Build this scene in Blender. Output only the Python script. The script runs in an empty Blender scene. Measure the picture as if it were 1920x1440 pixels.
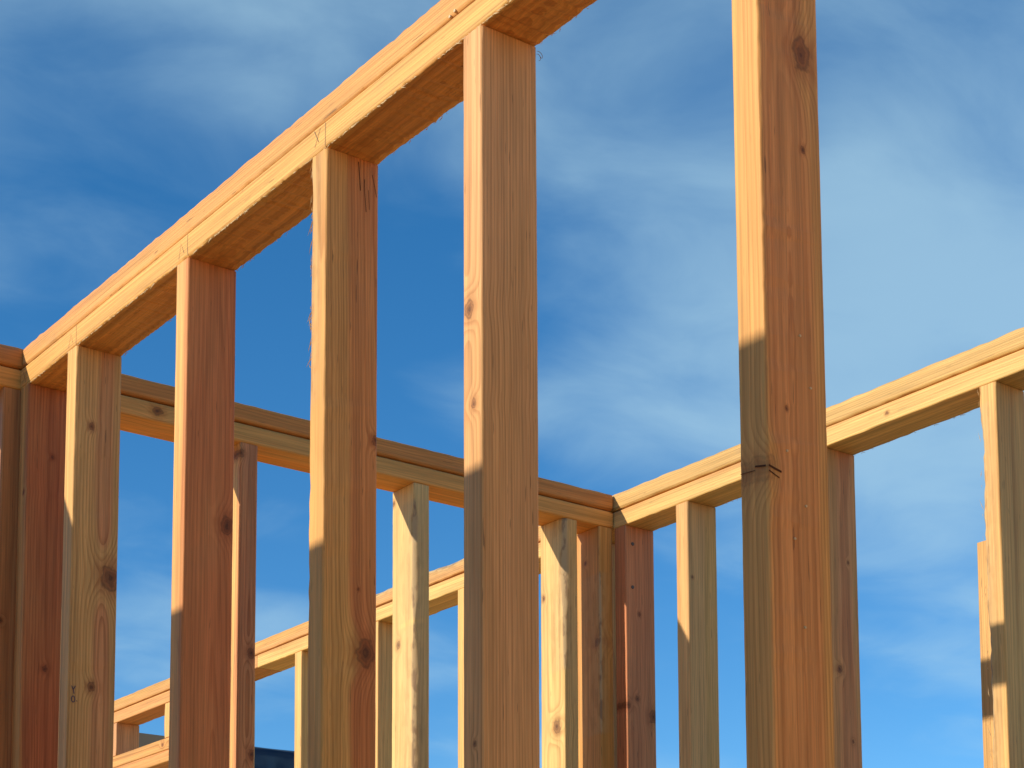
import bpy, math, random
from mathutils import Vector, Matrix, noise as mn

# ------------------------------------------------------------------ camera, sky, sun, exposure
scene = bpy.context.scene
H = 2.56                                   # top of the framed walls above the ground (m)
cam_d = bpy.data.cameras.new('camera')
cam = bpy.data.objects.new('camera', cam_d)
scene.collection.objects.link(cam)
cam_d.sensor_fit = 'HORIZONTAL'; cam_d.sensor_width = 36.0
cam_d.lens = 3518.72 / 1920 * 36.0
cam_d.shift_y = (1661.5 - 720) / 1920      # the photograph has its verticals corrected
cam_d.clip_start = 0.05; cam_d.clip_end = 5000
cam.matrix_world = Matrix(((0.80255526, -0.06720566, -0.59278027, -1.22043),
                           (-0.59656340, -0.09730608, -0.79664524, -3.10445),
                           (-0.00414205, 0.99298284, -0.11818595, H - 1.35402),
                           (0, 0, 0, 1)))
scene.camera = cam
scene.render.resolution_x = 1024; scene.render.resolution_y = 768

SUN_EL = math.radians(21.1)
SUN_DIR = Vector((-0.9690 * math.cos(SUN_EL), 0.2470 * math.cos(SUN_EL), math.sin(SUN_EL))).normalized()
sd = bpy.data.lights.new('sun', 'SUN'); sd.energy = 3.3; sd.angle = math.radians(0.53)
sd.color = (1.0, 0.93, 0.80)
sun = bpy.data.objects.new('sun', sd); scene.collection.objects.link(sun)
sun.rotation_euler = SUN_DIR.to_track_quat('Z', 'Y').to_euler()
sun.location = (-6, 2, 8)

world = bpy.data.worlds.new('World'); scene.world = world; world.use_nodes = True

def build_world():
    nt = world.node_tree; N = nt.nodes; N.clear(); LK = nt.links.new
    out = N.new('ShaderNodeOutputWorld'); bg = N.new('ShaderNodeBackground')
    sky = N.new('ShaderNodeTexSky'); sky.sky_type = 'NISHITA'; sky.sun_disc = False
    sky.sun_elevation = SUN_EL; sky.sun_rotation = math.atan2(SUN_DIR.x, SUN_DIR.y)
    sky.altitude = 600; sky.air_density = 0.85; sky.dust_density = 0.0; sky.ozone_density = 3.0
    tc = N.new('ShaderNodeTexCoord'); sep = N.new('ShaderNodeSeparateXYZ'); LK(tc.outputs['Generated'], sep.inputs[0])
    def m(op, a, b=None, c=None, clamp=False):
        n = N.new('ShaderNodeMath'); n.operation = op; n.use_clamp = clamp
        for i, v in enumerate((a, b, c)):
            if v is None: continue
            if isinstance(v, (int, float)): n.inputs[i].default_value = v
            else: LK(v, n.inputs[i])
        return n.outputs[0]
    # thin cloud layer: the view direction meets a plane high above
    zz = m('ADD', m('MAXIMUM', sep.outputs[2], 0.0), 0.12)
    cx = m('DIVIDE', sep.outputs[0], zz); cy = m('DIVIDE', sep.outputs[1], zz)
    comb = N.new('ShaderNodeCombineXYZ'); LK(cx, comb.inputs[0]); LK(cy, comb.inputs[1])
    mp = N.new('ShaderNodeMapping'); LK(comb.outputs[0], mp.inputs[0])
    mp.inputs['Location'].default_value = CLOUD_OFF
    mp.inputs['Rotation'].default_value = (0, 0, math.radians(CLOUD_ROT))
    mp.inputs['Scale'].default_value = (0.85, 1.0, 1)
    n1 = N.new('ShaderNodeTexNoise'); n1.inputs['Scale'].default_value = 1.25; n1.inputs['Detail'].default_value = 4
    n1.inputs['Roughness'].default_value = 0.42; n1.inputs['Distortion'].default_value = 0.2
    LK(mp.outputs[0], n1.inputs['Vector'])
    n2 = N.new('ShaderNodeTexNoise'); n2.inputs['Scale'].default_value = 5.5; n2.inputs['Detail'].default_value = 6
    n2.inputs['Roughness'].default_value = 0.52; n2.inputs['Distortion'].default_value = 0.5
    LK(mp.outputs[0], n2.inputs['Vector'])
    v = m('ADD', n1.outputs['Fac'], m('MULTIPLY', m('SUBTRACT', n2.outputs['Fac'], 0.5), 0.27))
    mr = N.new('ShaderNodeMapRange'); mr.interpolation_type = 'SMOOTHSTEP'
    LK(v, mr.inputs['Value']); mr.inputs['From Min'].default_value = 0.435; mr.inputs['From Max'].default_value = 0.73
    mr.inputs['To Min'].default_value = 0.0; mr.inputs['To Max'].default_value = 0.62
    hsv = N.new('ShaderNodeHueSaturation'); hsv.inputs['Hue'].default_value = 0.497; hsv.inputs['Saturation'].default_value = SKY_SAT; hsv.inputs['Value'].default_value = SKY_VAL
    LK(sky.outputs[0], hsv.inputs['Color'])
    mix = N.new('ShaderNodeMix'); mix.data_type = 'RGBA'
    LK(mr.outputs[0], mix.inputs['Factor']); LK(hsv.outputs[0], mix.inputs['A'])
    mix.inputs['B'].default_value = CLOUD_COL
    LK(mix.outputs['Result'], bg.inputs['Color']); bg.inputs['Strength'].default_value = 0.15
    LK(bg.outputs[0], out.inputs[0])

CLOUD_OFF = (-28.420, 36.746, 0); CLOUD_ROT = 18.017; CLOUD_COL = (2.25, 3.45, 4.15, 1)
SKY_SAT = 1.27; SKY_VAL = 0.84
build_world()
vs = scene.view_settings
vs.view_transform = 'Standard'; vs.look = 'None'; vs.exposure = 0.45; vs.gamma = 1.0; vs.use_curve_mapping = False

# ------------------------------------------------------------------ helpers
COL = scene.collection
W2 = 0.083          # lumber width (2x4)
T = 0.038           # lumber thickness
WC = 1.3762         # x of the left face of the long wall
DECK = 0.10
PLB = DECK + T      # underside of the studs
ZP = H - 2 * T      # underside of the double top plate

def tag(o, label=None, cat=None, group=None, kind=None):
    for k, v in (('label', label), ('category', cat), ('group', group), ('kind', kind)):
        if v: o[k] = v
    return o

def obj(name, me, mat=None, parent=None, loc=(0, 0, 0), rot=None):
    o = bpy.data.objects.new(name, me); COL.objects.link(o)
    if me is not None and mat is not None and not me.materials: me.materials.append(mat)
    if parent is not None:
        o.parent = parent
        p = Vector((0, 0, 0)); q = parent
        o.location = Vector(loc)
    else:
        o.location = loc
    if rot is not None: o.rotation_euler = rot
    return o

def mesh(name, verts, faces):
    me = bpy.data.meshes.new(name); me.from_pydata([tuple(v) for v in verts], [], faces); me.update(); return me

def n1(a, b=0.0, c=0.0): return mn.noise(Vector((a, b, c)))

# ---- a rounded-edge board: long axis local z (0..L), width local x, thickness local y
def board_mesh(name, L, w, t, seed, step=0.02, r0=0.0026, rag=0.0006, bow=(0.0, 0.0), twist=0.0, wane=(), rag_c=None):
    n = max(2, int(round(L / step))); verts = []; faces = []; wv = []
    A = 4
    for i in range(n + 1):
        s = i / n; z = L * s
        ox = bow[0] * 4 * s * (1 - s) + 0.0007 * n1(z * 1.7, seed, 3.3); oy = bow[1] * 4 * s * (1 - s) + 0.0007 * n1(z * 1.5, seed, 7.7)
        tw = twist * (s - 0.5)
        ca, sa = math.cos(tw), math.sin(tw)
        for c, (sx, sy) in enumerate(((1, 1), (-1, 1), (-1, -1), (1, -1))):
            ra = rag if rag_c is None or c not in rag_c else rag_c[c]
            r = r0 + ra * abs(n1(z * 30, seed + c * 11, 0.5)) * 1.6 + ra * 0.8 * abs(n1(z * 110, seed + c * 5, 2.5))
            push = (ra * 1.2 * n1(z * 160, seed + c * 3, 4.5)) if ra > 0.0008 else 0.0
            wn = 0.0
            for (wc, z0, z1, dep) in wane:
                if wc == c and z0 < z < z1:
                    e = min(1, (z - z0) / 0.06, (z1 - z) / 0.06)
                    wn = e * (0.60 + 0.7 * n1(z * 9, seed, 9.1) + 0.16 * n1(z * 45, seed, 1.1))
                    wn = max(0, wn); r = r0 + dep * wn
            r = min(r, t * 0.46)
            cxp, cyp = sx * (w / 2 - r), sy * (t / 2 - r)
            order = range(A) if sx * sy > 0 else range(A - 1, -1, -1)
            for k in order:
                a = (math.pi / 2) * k / (A - 1)
                ux, uy = math.cos(a), math.sin(a)
                if wn > 0:
                    lx, ly = 1 - k / (A - 1), k / (A - 1)
                    q = 0.6 + 0.3 * n1(z * 18, k * 3.1, seed)
                    ux = ux * (1 - q) + lx * q; uy = uy * (1 - q) + ly * q
                x = cxp + sx * r * ux; y = cyp + sy * r * uy
                if push: y += sy * push * (1 if k > 0 else 0)
                X = x * ca - y * sa + ox; Y = x * sa + y * ca + oy
                verts.append((X, Y, z)); wv.append(1.0 if wn > 0.12 and 0 < k < A - 1 else (0.35 if wn > 0.12 else 0.0))
    M = 4 * A
    for i in range(n):
        for k in range(M):
            a = i * M + k; b = i * M + (k + 1) % M
            faces.append((a, b, b + M, a + M))
    faces.append(tuple(range(M - 1, -1, -1))); faces.append(tuple(n * M + k for k in range(M)))
    me = mesh(name, verts, faces)
    at = me.attributes.new('wane', 'FLOAT', 'POINT'); at.data.foreach_set('value', wv)
    sm = [((j % M) % A) != A - 1 and j < n * M for j in range(len(faces))]
    me.polygons.foreach_set('use_smooth', sm)
    return me

# ---- fir lumber: growth rings round a pith outside or inside the board, heart/sap, knots, pitch flecks
def wood(name, sap=(0.64, 0.42, 0.19), heart=(0.54, 0.25, 0.11), pith=(0.01, 0.06), hr=0.05, spacing=0.0042, contrast=0.5,
         seed=1.0, knots=(), weather=0.0, tilt=(0.0, 0.0), flecks=0.5, wander=0.016):
    warm = (1.14, 0.905, 0.56)
    sap = tuple(min(0.84, a * b) for a, b in zip(sap, warm)); heart = tuple(a * b for a, b in zip(heart, (1.28, 1.16, 0.88)))
    mat = bpy.data.materials.new(name); mat.use_nodes = True
    nt = mat.node_tree; N = nt.nodes; LK = nt.links.new; N.clear()
    out = N.new('ShaderNodeOutputMaterial'); bs = N.new('ShaderNodeBsdfPrincipled'); LK(bs.outputs[0], out.inputs[0])
    def m(op, a, b=None, c=None, clamp=False):
        n = N.new('ShaderNodeMath'); n.operation = op; n.use_clamp = clamp
        for i, v in enumerate((a, b, c)):
            if v is None: continue
            if isinstance(v, (int, float)): n.inputs[i].default_value = v
            else: LK(v, n.inputs[i])
        return n.outputs[0]
    def vec(x, y, z):
        n = N.new('ShaderNodeCombineXYZ')
        for i, v in enumerate((x, y, z)):
            if isinstance(v, (int, float)): n.inputs[i].default_value = v
            else: LK(v, n.inputs[i])
        return n.outputs[0]
    def nz(v, scale=1.0, detail=2.0, rough=0.5, col=False):
        n = N.new('ShaderNodeTexNoise'); n.inputs['Scale'].default_value = scale; n.inputs['Detail'].default_value = detail
        n.inputs['Roughness'].default_value = rough; LK(v, n.inputs['Vector']); return n.outputs['Color' if col else 'Fac']
    def sst(v, a, b, lo=0.0, hi=1.0):
        n = N.new('ShaderNodeMapRange'); n.interpolation_type = 'SMOOTHSTEP'; LK(v, n.inputs['Value'])
        n.inputs['From Min'].default_value = a; n.inputs['From Max'].default_value = b
        n.inputs['To Min'].default_value = lo; n.inputs['To Max'].default_value = hi; return n.outputs[0]
    def mix(f, a, b, mode='MIX'):
        n = N.new('ShaderNodeMix'); n.data_type = 'RGBA'; n.blend_type = mode
        for k, v in (('Factor', f), ('A', a), ('B', b)):
            if isinstance(v, (int, float)): n.inputs[k].default_value = v
            elif isinstance(v, tuple): n.inputs[k].default_value = (*v, 1)
            else: LK(v, n.inputs[k])
        return n.outputs['Result']
    tc = N.new('ShaderNodeTexCoord'); sp = N.new('ShaderNodeSeparateXYZ'); LK(tc.outputs['Object'], sp.inputs[0])
    x, y, z = sp.outputs
    # slow wander of the trunk axis along the length
    wn = N.new('ShaderNodeSeparateColor'); LK(nz(vec(seed * 3.17, seed * 1.31, m('MULTIPLY', z, 1.3)), 1.0, 2.0, 0.45, True), wn.inputs[0])
    px = m('ADD', m('SUBTRACT', x, pith[0]), m('MULTIPLY_ADD', wn.outputs[0], wander, -wander / 2))
    py = m('ADD', m('SUBTRACT', y, pith[1]), m('MULTIPLY_ADD', wn.outputs[1], wander, -wander / 2))
    if tilt[0]: px = m('ADD', px, m('MULTIPLY', m('SUBTRACT', z, 1.6), tilt[0]))
    if tilt[1]: py = m('ADD', py, m('MULTIPLY', m('SUBTRACT', z, 1.6), tilt[1]))
    r = m('SQRT', m('ADD', m('MULTIPLY', px, px), m('MULTIPLY', py, py)))
    r = m('ADD', r, m('MULTIPLY_ADD', nz(vec(m('MULTIPLY', x, 30), m('MULTIPLY_ADD', y, 30, seed * 7.0), m('MULTIPLY', z, 2.6)), 1.0, 2.0), 0.006, -0.003))
    kmask = kdark = None
    for (ax, wp, zp, rk, *kd) in knots:       # ax: 'y' = runs through the thickness, 'x' = through the width
        a = m('SUBTRACT', x if ax == 'y' else y, wp); b = m('MULTIPLY', m('SUBTRACT', z, zp), 0.8)
        d2 = m('ADD', m('MULTIPLY', a, a), m('MULTIPLY', b, b))
        r = m('ADD', r, m('MULTIPLY', m('EXPONENT', m('MULTIPLY', d2, -1 / (2.3 * rk) ** 2)), rk * 1.5))
        d = m('SQRT', d2)
        d = m('ADD', d, m('MULTIPLY_ADD', nz(tc.outputs['Object'], 1.0 / rk, 3.0), rk * 1.3, -rk * 0.65))
        q = m('DIVIDE', d, rk)
        core = sst(q, 0.75, 1.05, 1.0, 0.0); halo = sst(q, 0.9, 2.6, 0.65, 0.0)
        ringk = m('MULTIPLY', m('SINE', m('MULTIPLY', q, 15.0)), 0.10)
        rim = m('MULTIPLY', sst(q, 0.7, 0.95), sst(q, 0.95, 1.2, 1.0, 0.0))
        dk = m('ADD', m('ADD', m('MULTIPLY', sst(q, 0.1, 0.8, 0.80, 0.28), core), m('MULTIPLY', ringk, core)), m('MULTIPLY', rim, 0.45), clamp=True)
        kk = m('MAXIMUM', core, halo)
        if kd: dk = m('MULTIPLY', dk, kd[0]); kk = m('MULTIPLY', kk, kd[0])
        kmask = kk if kmask is None else m('MAXIMUM', kmask, kk)
        kdark = dk if kdark is None else m('MAXIMUM', kdark, dk)
    ph = m('ADD', m('DIVIDE', r, spacing), m('MULTIPLY', nz(vec(m('MULTIPLY', r, 55), seed, 0.0), 1.0, 1.0), 2.2))
    fr = m('FRACT', ph)
    late = m('MULTIPLY', sst(fr, 0.30, 0.90), sst(fr, 0.90, 1.0, 1.0, 0.0))
    wnz = N.new('ShaderNodeTexWhiteNoise'); wnz.noise_dimensions = '1D'; LK(m('FLOOR', ph), wnz.inputs['W'])
    late = m('MULTIPLY', late, m('MULTIPLY_ADD', wnz.outputs['Value'], 0.75, 0.35))
    hm = sst(m('ADD', r, m('MULTIPLY_ADD', nz(vec(m('MULTIPLY', x, 25), m('MULTIPLY_ADD', y, 25, seed), m('MULTIPLY', z, 3)), 1.0, 3.0), 0.016, -0.008)), hr - 0.006, hr + 0.006, 1.0, 0.0)
    base = mix(hm, tuple(sap), tuple(heart))
    blot = nz(vec(m('MULTIPLY', x, 9), m('MULTIPLY_ADD', y, 9, seed * 5), m('MULTIPLY', z, 2.2)), 1.0, 3.0)
    base = mix(sst(blot, 0.35, 0.7, 0.0, 0.55), base, tuple(0.55 * a + 0.45 * b for a, b in zip(sap, heart)))
    dark = mix(1.0, base, (0.60, 0.44, 0.34), 'MULTIPLY')
    base = mix(m('MULTIPLY', late, contrast), base, dark)
    fib = nz(vec(m('MULTIPLY', x, 420), m('MULTIPLY_ADD', y, 420, seed), m('MULTIPLY', z, 9)), 1.0, 2.0, 0.6)
    st = nz(vec(m('MULTIPLY', x, 75), m('MULTIPLY_ADD', y, 75, seed * 2), m('MULTIPLY', z, 2.0)), 1.0, 2.0, 0.55)
    g = m('MULTIPLY', sst(fib, 0.25, 0.75, 0.84, 1.12), sst(st, 0.25, 0.75, 0.86, 1.14))
    cmb = N.new('ShaderNodeCombineColor'); [LK(g, cmb.inputs[i]) for i in range(3)]
    base = mix(1.0, base, cmb.outputs[0], 'MULTIPLY')
    fl = nz(vec(m('MULTIPLY', x, 330), m('MULTIPLY_ADD', y, 330, seed * 9), m('MULTIPLY', z, 22)), 1.0, 1.0)
    base = mix(sst(fl, 0.72, 0.78, 0.0, flecks), base, (0.10, 0.045, 0.02))
    # handling dirt and a little grey weathering
    dirt = nz(vec(m('MULTIPLY', x, 14), m('MULTIPLY_ADD', y, 14, seed * 4), m('MULTIPLY', z, 7)), 1.0, 3.0, 0.65)
    base = mix(sst(dirt, 0.56, 0.78, 0.0, 0.12 + weather * 0.5), base, (0.20, 0.15, 0.11))
    if kmask is not None:
        base = mix(m('MULTIPLY', kmask, 0.8), base, tuple(0.75 * a * b for a, b in zip(heart, (0.80, 0.62, 0.5))))
        base = mix(kdark, base, (0.105, 0.042, 0.018))
    wa = N.new('ShaderNodeAttribute'); wa.attribute_name = 'wane'
    wmask = m('MULTIPLY', wa.outputs['Fac'], 1.0)
    bark = mix(sst(nz(vec(m('MULTIPLY', x, 90), m('MULTIPLY', y, 90), m('MULTIPLY', z, 30)), 1.0, 3.0), 0.46, 0.60), (0.60, 0.40, 0.19), (0.36, 0.22, 0.11))
    base = mix(wmask, base, bark)
    LK(base, bs.inputs['Base Color'])
    bs.inputs['Roughness'].default_value = 0.62; bs.inputs['Specular IOR Level'].default_value = 0.28
    bp = N.new('ShaderNodeBump'); bp.inputs['Strength'].default_value = 0.45; bp.inputs['Distance'].default_value = 0.0009
    saw = nz(vec(m('MULTIPLY', x, 12), m('MULTIPLY', y, 12), m('MULTIPLY', z, 190)), 1.0, 1.0)
    hgt = m('ADD', fib, m('MULTIPLY', saw, 0.12))
    LK(hgt, bp.inputs['Height']); LK(bp.outputs[0], bs.inputs['Normal'])
    return mat

def plain(name, col, rough=0.7, spec=0.3, metal=0.0, var=0.0, scale=8.0):
    mat = bpy.data.materials.new(name); mat.use_nodes = True; nt = mat.node_tree; b = nt.nodes['Principled BSDF']
    b.inputs['Base Color'].default_value = (*col, 1); b.inputs['Roughness'].default_value = rough
    b.inputs['Specular IOR Level'].default_value = spec; b.inputs['Metallic'].default_value = metal
    if var:
        tc = nt.nodes.new('ShaderNodeTexCoord'); n = nt.nodes.new('ShaderNodeTexNoise'); n.inputs['Scale'].default_value = scale; n.inputs['Detail'].default_value = 6
        nt.links.new(tc.outputs['Object'], n.inputs['Vector'])
        mx = nt.nodes.new('ShaderNodeMix'); mx.data_type = 'RGBA'
        mx.inputs['A'].default_value = (*[c * (1 - var) for c in col], 1); mx.inputs['B'].default_value = (*[min(1, c * (1 + var)) for c in col], 1)
        nt.links.new(n.outputs['Fac'], mx.inputs['Factor']); nt.links.new(mx.outputs['Result'], b.inputs['Base Color'])
    return mat

# colours of the lumber itself
SAP_PALE = (0.72, 0.52, 0.26); SAP = (0.66, 0.44, 0.20); SAP_GOLD = (0.60, 0.38, 0.15)
PINK = (0.54, 0.27, 0.15); RED = (0.42, 0.16, 0.085); BROWN = (0.47, 0.26, 0.12); ORANGE = (0.56, 0.29, 0.12)

R_STUD_B = Matrix(((0, -1, 0), (1, 0, 0), (0, 0, 1))).to_euler()             # width along +Y, thickness along -X
R_PLATE_Y = Matrix(((1, 0, 0), (0, 0, 1), (0, -1, 0))).to_euler()            # length along +Y, width X, thickness -Z
R_PLATE_X = Matrix(((0, 0, 1), (1, 0, 0), (0, 1, 0))).to_euler()             # length along +X, width Y, thickness Z

class Wall:
    def __init__(s, base): s.base = Vector(base); s.root = None
    def begin(s, label):
        s.root = obj('stud_wall', None, None, None, s.base); s.root.empty_display_size = 0.2
        tag(s.root, label, 'wall', 'framed stud walls', 'thing')
    def add(s, name, me, mat, loc, rot=None):
        return obj(name, me, mat, s.root, Vector(loc) - s.base, rot)

_seed = [10.0]
def nseed(): _seed[0] += 3.71; return _seed[0]

def stud_y(wall, x, yfar, kw=None, bk=None, z0=PLB, z1=ZP, name='stud'):     # stud of a wall that runs along Y; x = left face, yfar = far side
    sd_ = nseed(); b = dict(step=0.02, bow=(0.0022 * math.sin(sd_ * 7.1), 0.0022 * math.sin(sd_ * 3.3)), twist=0.035 * math.sin(sd_ * 5.7)); b.update(bk or {})
    if 'wane' in b: b['wane'] = [(c, H + a - z0, H + e - z0, dp) for (c, a, e, dp) in b['wane']]
    k = dict(seed=sd_); k.update(kw or {})
    kn = []
    for (ax, p, zr, rk, *kd) in k.get('knots', ()):   # given as world x (or y) and height below the wall top
        kn.append((ax, (p - (x + W2 / 2)) if ax == 'y' else (p - (yfar - T / 2)), H + zr - z0, rk, *kd))
    k['knots'] = kn
    me = board_mesh(name, z1 - z0 - 0.0008, W2, T, sd_, **b)
    return wall.add(name, me, wood('lumber_' + name, **k), (x + W2 / 2, yfar - T / 2, z0))

def stud_x(wall, xl, yfront, kw=None, bk=None, z0=PLB, z1=ZP, name='stud'):  # stud of a wall that runs along X; local x = world Y, local y = -world X
    sd_ = nseed(); b = dict(step=0.02, bow=(0.0022 * math.sin(sd_ * 7.1), 0.0022 * math.sin(sd_ * 3.3)), twist=0.035 * math.sin(sd_ * 5.7)); b.update(bk or {})
    if 'wane' in b: b['wane'] = [(c, H + a - z0, H + e - z0, dp) for (c, a, e, dp) in b['wane']]
    k = dict(seed=sd_); k.update(kw or {})
    kn = []
    for (ax, p, zr, rk) in k.get('knots', ()):        # 'y': p = world Y on the wide face; 'x': p = world X on the front edge
        kn.append((ax, (p - (yfront + W2 / 2)) if ax == 'y' else -(p - (xl + T / 2)), H + zr - z0, rk))
    k['knots'] = kn
    me = board_mesh(name, z1 - z0 - 0.0008, W2, T, sd_, **b)
    return wall.add(name, me, wood('lumber_' + name, **k), (xl + T / 2, yfront + W2 / 2, z0), R_STUD_B)

def plate_y(wall, x, y0, y1, zc, kw=None, bk=None, name='top_plate', t=T):
    sd_ = nseed(); b = dict(step=0.02); b.update(bk or {}); k = dict(seed=sd_); k.update(kw or {})
    k['knots'] = [(ax, p, zr - y0, rk) for (ax, p, zr, rk) in k.get('knots', ())]
    me = board_mesh(name, y1 - y0, W2, t, sd_, **b)
    return wall.add(name, me, wood('lumber_' + name, **k), (x + W2 / 2, y0, zc), R_PLATE_Y)

def plate_x(wall, x0, x1, y, zc, kw=None, bk=None, name='top_plate', t=T):
    sd_ = nseed(); b = dict(step=0.02); b.update(bk or {}); k = dict(seed=sd_); k.update(kw or {})
    k['knots'] = [(ax, p, zr - x0, rk) for (ax, p, zr, rk) in k.get('knots', ())]
    me = board_mesh(name, x1 - x0, W2, t, sd_, **b)
    return wall.add(name, me, wood('lumber_' + name, **k), (x0, y + W2 / 2, zc), R_PLATE_X)

# ------------------------------------------------------------------ the setting
def ground_mat():
    mat = plain('bare_dirt', (0.58, 0.40, 0.22), 0.95, 0.1, 0, 0.35, 1.3); return mat
g = obj('ground', mesh('ground', [(-2500, -2500, 0), (2500, -2500, 0), (2500, 2500, 0), (-2500, 2500, 0)], [(0, 1, 2, 3)]), ground_mat())
tag(g, kind='structure')

def box(x0, x1, y0, y1, z0, z1, name='box'):
    v = [(x0, y0, z0), (x1, y0, z0), (x1, y1, z0), (x0, y1, z0), (x0, y0, z1), (x1, y0, z1), (x1, y1, z1), (x0, y1, z1)]
    return mesh(name, v, [(3, 2, 1, 0), (4, 5, 6, 7), (0, 1, 5, 4), (1, 2, 6, 5), (2, 3, 7, 6), (3, 0, 4, 7)])

fm = plain('floor_sheathing', (0.70, 0.46, 0.21), 0.8, 0.2, 0, 0.25, 30)
fl = obj('floor', box(-4.0, 5.2, -5.2, 4.6, -0.2, DECK - 0.002), plain('concrete', (0.42, 0.40, 0.37), 0.9, 0.2, 0, 0.12, 5)); tag(fl, kind='structure')
pw, pl = 1.22, 2.44
me_panel = box(0.002, pw - 0.002, 0.002, pl - 0.002, 0, 0.0)
me_panel = box(0.002, pw - 0.002, 0.002, pl - 0.002, -0.0015, 0.016, 'panel')
for i in range(7):
    for j in range(4):
        obj('floor_panel', me_panel, fm, fl, (-3.6 + i * pw, -5.1 + j * pl, DECK - 0.016))

# ------------------------------------------------------------------ wall A: partition in front
A = Wall((W2 / 2, 0, DECK)); A.begin('near partition of six large studs under a top plate rising from left edge to top')
YA1 = -2.75
A_low = plate_y(A, 0.0, YA1, -0.0015, H - 1.5 * T, dict(sap=(0.72, 0.49, 0.22), heart=(0.60, 0.27, 0.085), pith=(0.0, 0.09), hr=0.080, spacing=0.0046, contrast=0.55, knots=[], flecks=0.35, wander=0.010),
        dict(step=0.006, r0=0.0030, rag=0.0006, rag_c={1: 0.0018, 0: 0.0016}))
A_up = plate_y(A, 0.0035, YA1, -0.002, H - 0.5 * T + 0.0034, dict(sap=(0.66, 0.41, 0.19), heart=(0.62, 0.30, 0.13), pith=(-0.03, -0.06), hr=0.055, spacing=0.0036, contrast=0.6, weather=0.25, flecks=0.6),
        dict(step=0.012, r0=0.0050, rag=0.0016))
plate_y(A, 0.0, YA1, -0.002, DECK + T / 2, dict(), dict(step=0.2), name='bottom_plate')

stud_y(A, 0.0, -0.003, dict(sap=(0.62, 0.40, 0.20), heart=(0.40, 0.13, 0.055), pith=(0.012, -0.03), hr=0.052, spacing=0.005, contrast=0.45, knots=[('y', 0.0434, -0.586, 0.0045), ('y', 0.047, -0.202, 0.003), ('x', -0.03, -0.272, 0.004)]),
       dict(bow=(0.001, 0)))
stud_y(A, 0.0, -0.2081, dict(sap=(0.70, 0.49, 0.25), heart=(0.56, 0.26, 0.13), pith=(0.012, -0.022), hr=0.017, spacing=0.0052, contrast=0.6, tilt=(0.0, 0.012), knots=[('y', 0.070, -0.466, 0.0165), ('y', 0.040, -0.6565, 0.0065), ('y', 0.030, -0.2117, 0.005)]),
       dict(rag_c={2: 0.0012, 3: 0.0006}, bow=(0, 0), twist=0))
stud_y(A, 0.0, -0.6145, dict(sap=(0.72, 0.48, 0.25), heart=(0.53, 0.19, 0.08), pith=(0.013, -0.028), hr=0.056, spacing=0.0055, contrast=0.38, tilt=(0.01, 0.02), knots=[('y', 0.072, -0.480, 0.011)]))
stud_y(A, 0.0, -1.0179, dict(sap=(0.68, 0.46, 0.21), heart=(0.54, 0.21, 0.085), pith=(0.050, -0.010), hr=0.048, spacing=0.0045, contrast=0.55, tilt=(0.012, 0), knots=[('y', 0.0655, -0.758, 0.0135), ('y', 0.080, -0.466, 0.0055), ('y', 0.054, -0.674, 0.002)]),
       dict(rag_c={1: 0.0028, 2: 0.0012}, wane=[(1, -0.45, -0.07, 0.003)], bow=(0, 0), twist=0))
stud_y(A, 0.0, -1.3722, dict(sap=(0.64, 0.42, 0.17), heart=(0.62, 0.35, 0.18), pith=(-0.075, 0.006), hr=0.130, spacing=0.0043, contrast=0.55, wander=0.006, knots=[('x', -1.3862, -0.4213, 0.0085), ('x', -1.3955, -0.5393, 0.0052), ('x', -1.3974, -0.9415, 0.003)]),
       dict(rag_c={2: 0.0008, 1: 0.0008}))
stud_y(A, 0.0, -1.8341, dict(sap=(0.68, 0.43, 0.20), heart=(0.58, 0.26, 0.11), pith=(-0.006, -0.030), hr=0.034, spacing=0.0052, contrast=0.5, tilt=(0.008, 0.006), knots=[('y', 0.0585, -0.317, 0.0125), ('y', 0.0576, -0.4157, 0.0030), ('y', 0.0275, -0.687, 0.002), ('y', 0.002, -0.7498, 0.0095, 0.45)]),
       dict(step=0.012, rag_c={2: 0.0012}, bow=(0, 0), twist=0))
stud_y(A, 0.0, -2.245, dict())
stud_y(A, 0.0, -2.70, dict())

# ------------------------------------------------------------------ wall B: cross wall behind it
B = Wall((0.0, W2 / 2, DECK)); B.begin('middle cross wall in shade with a double top plate sloping down to the inside corner')
XB0 = -2.3; XE = WC - 0.004
plate_x(B, XB0, XE, 0.0, H - 0.5 * T + 0.0028, dict(sap=(0.58, 0.28, 0.10), heart=(0.60, 0.25, 0.08), pith=(0.03, -0.05), hr=0.06, spacing=0.004, contrast=0.5, weather=0.45, flecks=0.4), dict(r0=0.0065, rag=0.001))
plate_x(B, XB0, XE, 0.0, H - 1.5 * T, dict(sap=(0.72, 0.43, 0.17), heart=(0.66, 0.28, 0.06), pith=(0.03, -0.08), hr=0.066, spacing=0.006, contrast=0.35, knots=[('x', 0.002, 0.2678, 0.008)], flecks=0.2), dict(r0=0.0045))
plate_x(B, XB0, XE, 0.0, DECK + T / 2, dict(), dict(step=0.2), name='bottom_plate')
for xl in (-2.25, -1.96, -1.56, -1.17, -0.765, -0.365):
    stud_x(B, xl, 0.0, dict(heart=RED), dict(step=0.1))
stud_x(B, -0.029, 0.0, dict(sap=(0.46, 0.30, 0.15), heart=(0.40, 0.18, 0.08), pith=(0, 0.01), hr=0.07, contrast=0.6, knots=[('x', -0.024, -0.50, 0.004)]))
stud_x(B, 0.090, 0.0, dict())  # hidden stud, shifted off the regular spacing to block a sun strip on wall C
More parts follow.
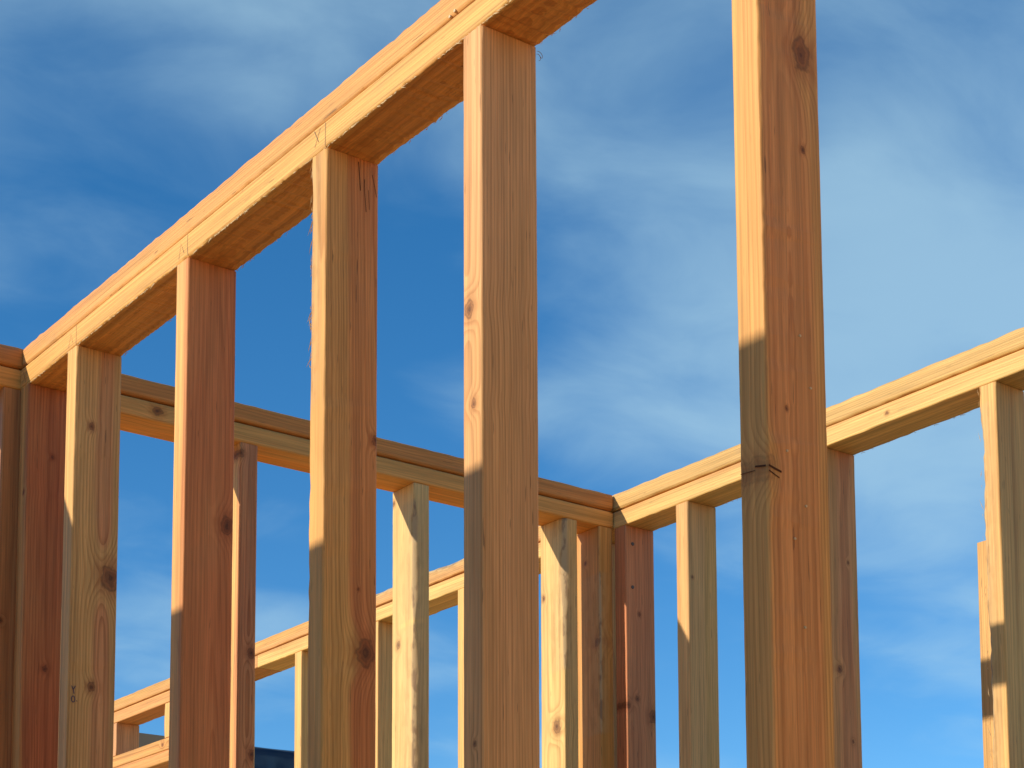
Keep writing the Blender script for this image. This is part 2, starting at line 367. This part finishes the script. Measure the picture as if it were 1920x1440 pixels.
stud_x(B, 0.4435, 0.0, dict(sap=SAP_PALE, heart=(0.52, 0.22, 0.11), pith=(-0.05, -0.002), hr=0.030, spacing=0.005, contrast=0.6, knots=[('x', 0.4708, -0.488, 0.008), ('x', 0.4758, -0.684, 0.008), ('x', 0.445, -0.098, 0.006)]))
stud_x(B, 0.8440, 0.0, dict(sap=(0.74, 0.59, 0.34), heart=(0.58, 0.38, 0.20), pith=(0.0, -0.04), hr=0.02, spacing=0.0058, contrast=0.35, knots=[('y', 0.0574, -0.4064, 0.0065), ('y', 0.0773, -0.1014, 0.005)], flecks=0.3),
       dict(step=0.01, wane=[(1, -1.6, -0.10, 0.011)]))
stud_x(B, 1.2330, 0.0, dict(sap=(0.72, 0.56, 0.31), heart=(0.48, 0.27, 0.12), pith=(0.0, -0.05), hr=0.035, spacing=0.005, contrast=0.45, knots=[('y', 0.0292, -0.534, 0.011), ('y', 0.0715, -0.242, 0.0045)]),
       dict(step=0.01, wane=[(1, -0.42, -0.03, 0.015)]))
stud_x(B, XE - T, 0.0, dict(sap=(0.62, 0.38, 0.15), heart=(0.56, 0.27, 0.13), pith=(0.02, -0.03), hr=0.045, spacing=0.005, contrast=0.4, knots=[('y', 0.0126, -0.337, 0.0075), ('y', 0.051, -0.150, 0.004)]),
       dict(step=0.01, wane=[(1, -0.55, -0.17, 0.005)]))

# ------------------------------------------------------------------ wall C: the long wall at the back and right
C = Wall((WC + W2 / 2, 0, DECK)); C.begin('long sunlit far wall running from right edge past the inside corner to a window header')
YC0, YC1 = -6.2, 4.2  # near end carried on out of view to hold the added bounce panels
CK = dict(sap=(0.66, 0.47, 0.23), heart=(0.55, 0.32, 0.14))
plate_y(C, WC + 0.002, YC0, -0.004 + 0.045, H - 0.5 * T + 0.0042, dict(sap=(0.60, 0.44, 0.22), heart=(0.56, 0.36, 0.17), pith=(-0.02, -0.06), hr=0.05, spacing=0.004, contrast=0.5, weather=0.35, knots=[('x', 0.004, -1.3, 0.005)]), dict(r0=0.0055, rag=0.0014))
plate_y(C, WC + 0.001, 0.043, YC1, H - 0.5 * T + 0.0042, dict(sap=(0.62, 0.41, 0.19), heart=(0.56, 0.30, 0.13), pith=(-0.05, 0.05), hr=0.05, spacing=0.005, contrast=0.6), dict(r0=0.004, rag=0.0012, wane=[(2, 0.45, 1.0, 0.010)]))
plate_y(C, WC, YC0, 1.62, H - 1.5 * T, dict(sap=(0.72, 0.55, 0.28), heart=(0.56, 0.30, 0.12), pith=(-0.06, -0.08), hr=0.072, spacing=0.005, contrast=0.4, knots=[('x', 0.0, -0.8016, 0.0035)], flecks=0.25), dict(r0=0.0028, rag_c={0: 0.0014, 1: 0.001}))
plate_y(C, WC, 1.6225, YC1, H - 1.5 * T, dict(sap=(0.60, 0.36, 0.17), heart=(0.55, 0.28, 0.12), pith=(-0.05, 0.06), hr=0.075, spacing=0.005, contrast=0.4), dict(r0=0.0028, rag_c={0: 0.0014}))
plate_y(C, WC, YC0, YC1, DECK + T / 2, dict(), dict(step=0.2), name='bottom_plate')
cs = stud_y(C, WC, 0.0, dict(sap=(0.60, 0.33, 0.16), heart=(0.55, 0.22, 0.11), pith=(-0.03, 0.02), hr=0.085, spacing=0.0045, contrast=0.4,
       knots=[('y', 1.367 + 0.012, -0.480, 0.006), ('y', 1.405, -0.463, 0.005), ('y', 1.4507, -0.499, 0.012), ('y', 1.4143, -0.2726, 0.004)]), dict(bow=(0, 0), twist=0))
stud_y(C, WC, 0.121, dict())
stud_y(C, WC, -0.2035, dict(sap=(0.68, 0.46, 0.22), heart=(0.60, 0.36, 0.17), pith=(-0.07, 0.01), hr=0.08, spacing=0.0045, contrast=0.4, knots=[('y', 1.3872, -0.2405, 0.0028)]))
stud_y(C, WC, -0.6033, dict(sap=(0.64, 0.40, 0.20), heart=(0.56, 0.25, 0.12), pith=(0.01, 0.05), hr=0.075, spacing=0.0055, contrast=0.45, knots=[('y', 1.4027, -0.514, 0.006), ('y', 1.4346, -0.652, 0.003), ('y', 1.4327, -0.298, 0.003)]))
stud_y(C, WC, -1.0158, dict(sap=(0.70, 0.50, 0.25), heart=(0.52, 0.23, 0.11), pith=(0.02, 0.05), hr=0.058, spacing=0.005, contrast=0.45), dict(step=0.01, rag_c={1: 0.0022}, wane=[(1, -2.2, -0.10, 0.0105)]))
stud_y(C, WC, -1.425, dict()); stud_y(C, WC, -1.83, dict()); [stud_y(C, WC, -2.236 - 0.406 * k, dict(), dict(step=0.15)) for k in range(10)]
stud_y(C, WC, 0.6062, dict(sap=SAP_PALE)); stud_y(C, WC, 1.010, dict(sap=SAP_PALE, heart=PINK))
stud_y(C, WC, 1.4048, dict(sap=SAP_PALE, heart=(0.46, 0.27, 0.16), knots=[('y', WC + 0.035, -0.10, 0.004)])); stud_y(C, WC, 1.82, dict(heart=PINK))
HB, HT_ = H - 0.187 - 2 * 0.0395, H - 0.187
plate_y(C, WC, 1.822, 3.36, H - 0.187 - 0.0195, dict(sap=(0.62, 0.38, 0.17), heart=(0.56, 0.27, 0.11), pith=(0.03, 0.02), hr=0.07, spacing=0.006, contrast=0.7, knots=[('x', 0.0, 2.23, 0.006)]), dict(), name='header')
plate_y(C, WC, 1.822, 3.36, H - 0.187 - 0.0195 - 0.0390, dict(sap=(0.62, 0.38, 0.17), heart=(0.56, 0.27, 0.11), pith=(0.02, -0.03), hr=0.07, spacing=0.006, contrast=0.7), dict(), name='header')
for yf, kk in ((2.2187, dict(sap=SAP_PALE)), (2.6129, dict(sap=SAP_PALE, heart=PINK, hr=0.09, pith=(0, 0.03))), (3.0, dict())):
    stud_y(C, WC, yf, kk, z0=HT_ + 0.0005, name='cripple_stud')
stud_y(C, WC, 3.40, dict()); stud_y(C, WC, 4.19, dict())
# short board nailed to the back of the long wall
stud_y(C, WC + W2 + 0.003, -0.931, dict(sap=(0.62, 0.42, 0.21), heart=(0.56, 0.36, 0.19), hr=0.05), z1=H - 0.325, name='back_board')

osb = plain('sheathing_board', (0.62, 0.42, 0.21), 0.85, 0.2, 0, 0.25, 40)
me_bounce_sheath = box(-0.0055, 0.0055, 0.001, 1.217, 0, H - DECK, 'unseen_sheathing_panel')
for k in range(4):  # added panels, out of view, to bounce warm sunlight onto the shaded wood
    C.add('unseen_sheathing_panel', me_bounce_sheath, osb, (WC + W2 + 0.010, -1.46 - 1.219 * (k + 1), DECK))

# ------------------------------------------------------------------ wall D: sheathed wall to the left, outside the view, whose top shades wall A
XD = -1.547
D = Wall((XD - W2 / 2, -0.05, DECK)); D.begin('sheathed outer wall beside the camera, left of the picture')
plate_y(D, XD - W2, -2.30, -0.003, H - 0.5 * T, dict(), dict(step=0.1)); plate_y(D, XD - W2, -2.30, -0.003, H - 1.5 * T, dict(), dict(step=0.1))
plate_y(D, XD - W2, -2.30, -0.003, DECK + T / 2, dict(), dict(step=0.2), name='bottom_plate')
for k in range(6): stud_y(D, XD - W2, -0.006 - 0.406 * k, dict(), dict(step=0.1))
stud_y(D, XD - W2, -2.26, dict(), dict(step=0.1))
for k in range(2):
    D.add('unseen_sheathing_panel', box(-0.0055, 0.0055, 0.001, 1.147, 0, H - DECK), osb, (XD - W2 - 0.008, -2.30 + 1.149 * k, DECK))

# ------------------------------------------------------------------ small things on the lumber
ink = plain('pencil_lead', (0.26, 0.17, 0.09), 0.7)
def stroke(name, parent, pts, width, nrm, mat, lift=0.0006):
    """a flat drawn line on a face; pts in world coordinates on that face"""
    nrm = Vector(nrm); vs_, fs = [], []
    P = [Vector(p) for p in pts]
    for i, p in enumerate(P):
        d = (P[min(i + 1, len(P) - 1)] - P[max(i - 1, 0)]).normalized(); s = d.cross(nrm).normalized() * width / 2
        for q in (p - s, p + s): vs_.append(q + nrm * lift)
        if i: fs.append((2 * i - 2, 2 * i - 1, 2 * i + 1, 2 * i))
    root = parent; base = parent.matrix_local
    pw_ = parent.parent.location if parent.parent else Vector((0, 0, 0))
    mw = Matrix.Translation(pw_) @ Matrix.LocRotScale(parent.location, parent.rotation_euler, None)
    inv = mw.inverted()
    o = obj(name, mesh(name, [inv @ v for v in vs_], fs), mat, parent)
    return o
def fx(y, z): return (0.0, y, H + z)
for pts in ([fx(-0.2435, -0.040), fx(-0.2440, -0.058), fx(-0.2432, -0.0745)], [fx(-0.212, -0.0700), fx(-0.222, -0.049), fx(-0.229, -0.066)],
            [fx(-0.6515, -0.040), fx(-0.6512, -0.060), fx(-0.6530, -0.0745)], [fx(-0.6230, -0.0700), fx(-0.6300, -0.0465), fx(-0.6400, -0.0650)],
            [fx(-1.0248, -0.0410), fx(-1.0360, -0.0610)], [fx(-1.0400, -0.0430), fx(-1.0258, -0.0650)], [fx(-1.0535, -0.0400), fx(-1.0532, -0.0745)],
            [fx(-1.4605, -0.0400), fx(-1.4615, -0.0700), fx(-1.4640, -0.0750)], [fx(-0.030, -0.050), fx(-0.012, -0.068)], [fx(-0.015, -0.047), fx(-0.028, -0.071)]):
    stroke('pencil_mark', A_low, pts, 0.0009, (-1, 0, 0), ink)
st0 = [o for o in A.root.children if o.name.startswith('stud')][1]
violet = plain('stamp_ink', (0.06, 0.045, 0.10), 0.6)
def fy(x, z): return (x, -0.2461, H + z)
for pts in ([fy(0.0055, -0.659), fy(0.0085, -0.665), fy(0.0100, -0.672)], [fy(0.0120, -0.6585), fy(0.0085, -0.665)],
            [fy(0.0085 + 0.0030 * math.sin(a), -0.681 - 0.0052 * math.cos(a)) for a in [k * math.pi / 6 for k in range(13)]],
            [fy(0.0140, -0.683), fy(0.0155, -0.684)]):
    stroke('grade_stamp', st0, pts, 0.0014, (0, -1, 0), violet)

def disc(name, parent, c, nrm, rad, mat, h=0.0012):
    nrm = Vector(nrm); a = nrm.orthogonal().normalized(); b = nrm.cross(a)
    pw_ = parent.parent.location
    inv = (Matrix.Translation(pw_) @ Matrix.LocRotScale(parent.location, parent.rotation_euler, None)).inverted()
    vs_ = []
    for k, (rr, hh) in enumerate(((rad, 0.0), (rad * 0.92, h), (rad * 0.3, h * 1.15))):
        for i in range(10):
            t_ = 2 * math.pi * i / 10; vs_.append(inv @ (Vector(c) + a * rr * math.cos(t_) + b * rr * math.sin(t_) + nrm * hh))
    fs = [(r_ * 10 + i, r_ * 10 + (i + 1) % 10, r_ * 10 + 10 + (i + 1) % 10, r_ * 10 + 10 + i) for r_ in range(2) for i in range(10)] + [tuple(range(20, 30))]
    return obj(name, mesh(name, vs_, fs), mat, parent)
steel = plain('nail_steel', (0.13, 0.11, 0.09), 0.7, 0.3, 0.0)
for (x_, z_) in ((1.3967, -0.1162), (1.3952, -0.2143)): disc('nail_head', cs, (x_, -0.0382, H + z_), (0, -1, 0), 0.0042, steel)
pale = plain('resin_bead', (0.70, 0.50, 0.26), 0.35)
for (y_, z_) in ((-1.3526, -0.0300), (-1.3420, -0.0325)): disc('resin_bead', A_up, (0.0033, y_, H + z_), (-1, 0, 0), 0.0022, pale, 0.002)
big = [o for o in A.root.children if o.name.startswith('stud')][5]
for (x_, z_) in ((0.050, -0.78), (0.034, -0.815), (0.045, -0.90), (0.047, -0.61), (0.026, -0.73), (0.060, -0.66)):
    disc('resin_bead', big, (x_, -1.8723, H + z_), (0, -1, 0), 0.0014, pale, 0.0012)

# torn fibres along saw-cut edges
random.seed(5)
def splinters(parent, line, n, size, mat, out, along):
    """thin slivers peeling off an edge; joined, far too many to count"""
    pw_ = parent.parent.location
    inv = (Matrix.Translation(pw_) @ Matrix.LocRotScale(parent.location, parent.rotation_euler, None)).inverted()
    a, b = Vector(line[0]), Vector(line[1]); out = Vector(out); along = Vector(along); vs_, fs = [], []
    side = out.cross(along).normalized()
    for i in range(n):
        s = random.random()
        if n1(s * 9, parent.location.x * 3 + 1.3, 2.0) < -0.15 and random.random() < 0.8: continue
        p = a.lerp(b, s); l = size * (0.4 + random.random() ** 2 * 1.6); wd = 0.0004 + random.random() * 0.0007
        d = (along * random.choice((-1, 1)) + out * random.uniform(0.05, 0.5) + side * random.uniform(-0.3, 0.3)).normalized()
        k = len(vs_); base = p - d * l * 0.35
        tip = p + d * l * 0.65 + out * l * 0.1
        mid = p + out * wd * 1.2
        for q in (base, mid + side * wd, mid - side * wd, mid + out * wd, tip): vs_.append(inv @ q)
        fs += [(k, k + 1, k + 3), (k, k + 3, k + 2), (k, k + 2, k + 1), (k + 4, k + 3, k + 1), (k + 4, k + 2, k + 3), (k + 4, k + 1, k + 2)]
    o = obj('splinters', mesh('splinters', vs_, fs), mat, parent); tag(o, kind='stuff'); return o
fibre = plain('torn_fibre', (0.74, 0.52, 0.27), 0.8, 0.15, 0, 0.2, 300)
splinters(A_low, ((0.0012, -0.03, ZP + 0.0008), (0.0012, -1.55, ZP + 0.0008)), 420, 0.009, fibre, (-0.4, 0, -0.9), (0, 1, 0))
splinters(A_low, ((W2 - 0.001, -0.2, ZP + 0.0008), (W2 - 0.001, -1.75, ZP + 0.0008)), 160, 0.008, fibre, (0.5, 0, -0.85), (0, 1, 0))
stA2 = [o for o in A.root.children if o.name.startswith('stud')][3]
splinters(stA2, ((0.001, -1.0185, ZP - 0.005), (0.001, -1.0185, ZP - 0.30)), 60, 0.012, fibre, (-0.3, 0.95, 0), (0, 0, 1))
cst = [o for o in C.root.children if o.name.startswith('stud')]
splinters(cst[4], ((WC + 0.001, -1.0168, ZP - 0.01), (WC + 0.001, -1.0168, ZP - 0.75)), 50, 0.014, fibre, (-0.2, 0.95, 0), (0, 0, 1))
Cl = [o for o in C.root.children if o.name.startswith('top_plate')][2]
splinters(Cl, ((WC + W2 - 0.001, -0.1, ZP + 0.0008), (WC + W2 - 0.001, -1.2, ZP + 0.0008)), 70, 0.007, fibre, (0.5, 0, -0.85), (0, 1, 0))

# drying checks in the top of one stud
dark = plain('check_crack', (0.10, 0.04, 0.02), 0.9, 0.1)
def fy2(x, z): return (x, -1.0562, H + z)
for pts, w_ in (([fy2(0.050, -0.082), fy2(0.0515, -0.098), fy2(0.0535, -0.122)], 0.0011), ([fy2(0.060, -0.104), fy2(0.0605, -0.125), fy2(0.0625, -0.150)], 0.0008),
                ([fy2(0.072, -0.094), fy2(0.0765, -0.112), fy2(0.079, -0.124)], 0.0007), ([fy2(0.066, -0.118), fy2(0.0675, -0.145)], 0.0006)):
    stroke('check_crack', stA2, pts, w_, (0, -1, 0), dark)
# split at the knot on the corner of the nearest stud
for pts, w_ in (([(-0.0002 + 0.0180, -1.8724, H - 0.7525), (0.0090, -1.8724, H - 0.7508), (0.0012, -1.8724, H - 0.7490)], 0.0022), ([(0.0150, -1.8724, H - 0.7590), (0.0012, -1.8724, H - 0.7540)], 0.0012)):
    stroke('check_crack', big, pts, w_, (0, -1, 0), dark)
for pts, w_ in (([(0.0, -1.8705, H - 0.7492), (0.0, -1.8560, H - 0.7462)], 0.0018), ([(0.0, -1.8560, H - 0.7500), (0.0, -1.8360, H - 0.7485)], 0.0007)):
    stroke('check_crack', big, pts, w_, (-1, 0, 0), dark)

# a curled shaving hanging from a stud top
def shaving():
    st3 = [o for o in A.root.children if o.name.startswith('stud')][4]
    inv = (Matrix.Translation(st3.parent.location) @ Matrix.LocRotScale(st3.location, st3.rotation_euler, None)).inverted()
    vs_, fs = [], []
    for j, (r_, ph) in enumerate(((0.0045, 0.0), (0.0032, 0.5))):
        k0 = len(vs_)
        for i in range(15):
            a = 1.9 - i * 0.30 + ph
            p = Vector((W2 + 0.001 + r_ * math.cos(a) * 0.9 + i * 0.0003, -1.411 + i * 0.0004 * (j - 0.5), ZP - 0.010 - 0.002 * j + r_ * math.sin(a)))
            for q in (p + Vector((0, 0.0003, 0)), p - Vector((0, 0.0003, 0))): vs_.append(inv @ q)
            if i: fs.append((k0 + 2 * i - 2, k0 + 2 * i - 1, k0 + 2 * i + 1, k0 + 2 * i))
    me = mesh('wood_shaving', vs_, fs)
    o = obj('wood_shaving', me, plain('shaving', (0.35, 0.24, 0.14), 0.7), st3)
    md = o.modifiers.new('thick', 'SOLIDIFY'); md.thickness = 0.0003
shaving()

# ------------------------------------------------------------------ house and tarp far behind
hroot = obj('neighbouring_house', None, None, None, (6.0, 6.3, 0.0))
tag(hroot, 'low house behind the far wall, only its grey-brown eave board showing at lower left', 'house')
def hp(name, me, mat): return obj(name, me, mat, hroot, (-6.0, -6.3, 0))
ZE = H + 0.655
fas = plain('eave_paint', (0.36, 0.24, 0.15), 0.7, 0.2, 0, 0.15, 4)
hp('eave_board', box(2.2, 12.0, 6.0, 6.03, ZE - 0.10, ZE), fas)
hp('soffit', box(2.22, 11.98, 6.03, 6.45, ZE - 0.10, ZE - 0.085), plain('soffit_paint', (0.28, 0.18, 0.11), 0.7))
hp('wall', box(2.4, 11.8, 6.45, 14.0, 0.0, ZE - 0.085), plain('siding', (0.38, 0.30, 0.22), 0.8, 0.2, 0, 0.1, 3))
rm = plain('roof_shingle', (0.07, 0.065, 0.065), 0.9, 0.2, 0, 0.3, 30)
rv = [(2.2, 6.032, ZE - 0.03), (12.0, 6.032, ZE - 0.03), (12.0, 14.4, ZE - 0.03), (2.2, 14.4, ZE - 0.03), (2.2, 10.2, ZE + 0.30), (12.0, 10.2, ZE + 0.30)]
hp('roof', mesh('roof', rv, [(0, 1, 5, 4), (2, 3, 4, 5), (0, 4, 3), (1, 2, 5), (3, 2, 1, 0)]), rm)

def tarp():
    nx, nz_ = 110, 26; x0, x1 = 3.45, 6.4; vs_, fs = [], []
    for i in range(nx + 1):
        x = x0 + (x1 - x0) * i / nx
        for j in range(nz_ + 1):
            s = j / nz_
            # over the roof edge (s<0.25), then hanging in folds
            if s < 0.25:
                y = 6.5 - (6.5 - 5.985) * (s / 0.25); z = ZE + 0.012 + 0.006 * n1(x * 3, y * 4, 1)
            else:
                q = (s - 0.25) / 0.75
                fold = 0.16 * n1(x * 5 + q * 5.2, q * 1.5, 4) + 0.06 * n1(x * 13 - q * 4, q * 3, 8)
                y = 5.985 - 0.004 + min(0.0, -abs(fold) * min(1, q * 3)) - 0.02 * q; z = ZE + 0.012 - q * 0.85 + 0.02 * q * n1(x * 2, 0, 5)
            vs_.append((x - 4.8, y - 6.0, z - ZE))
    for i in range(nx):
        for j in range(nz_):
            a = i * (nz_ + 1) + j; fs.append((a, a + 1, a + nz_ + 2, a + nz_ + 1))
    me = mesh('tarp', vs_, fs); me.polygons.foreach_set('use_smooth', [True] * len(fs))
    o = obj('tarp', me, plain('tarp_plastic', (0.012, 0.016, 0.034), 0.28, 0.6), None, (4.8, 6.0, ZE))
    md = o.modifiers.new('thick', 'SOLIDIFY'); md.thickness = 0.0015
    tag(o, 'dark navy plastic tarp hanging in folds over the distant eave at the bottom', 'tarp')
tarp()
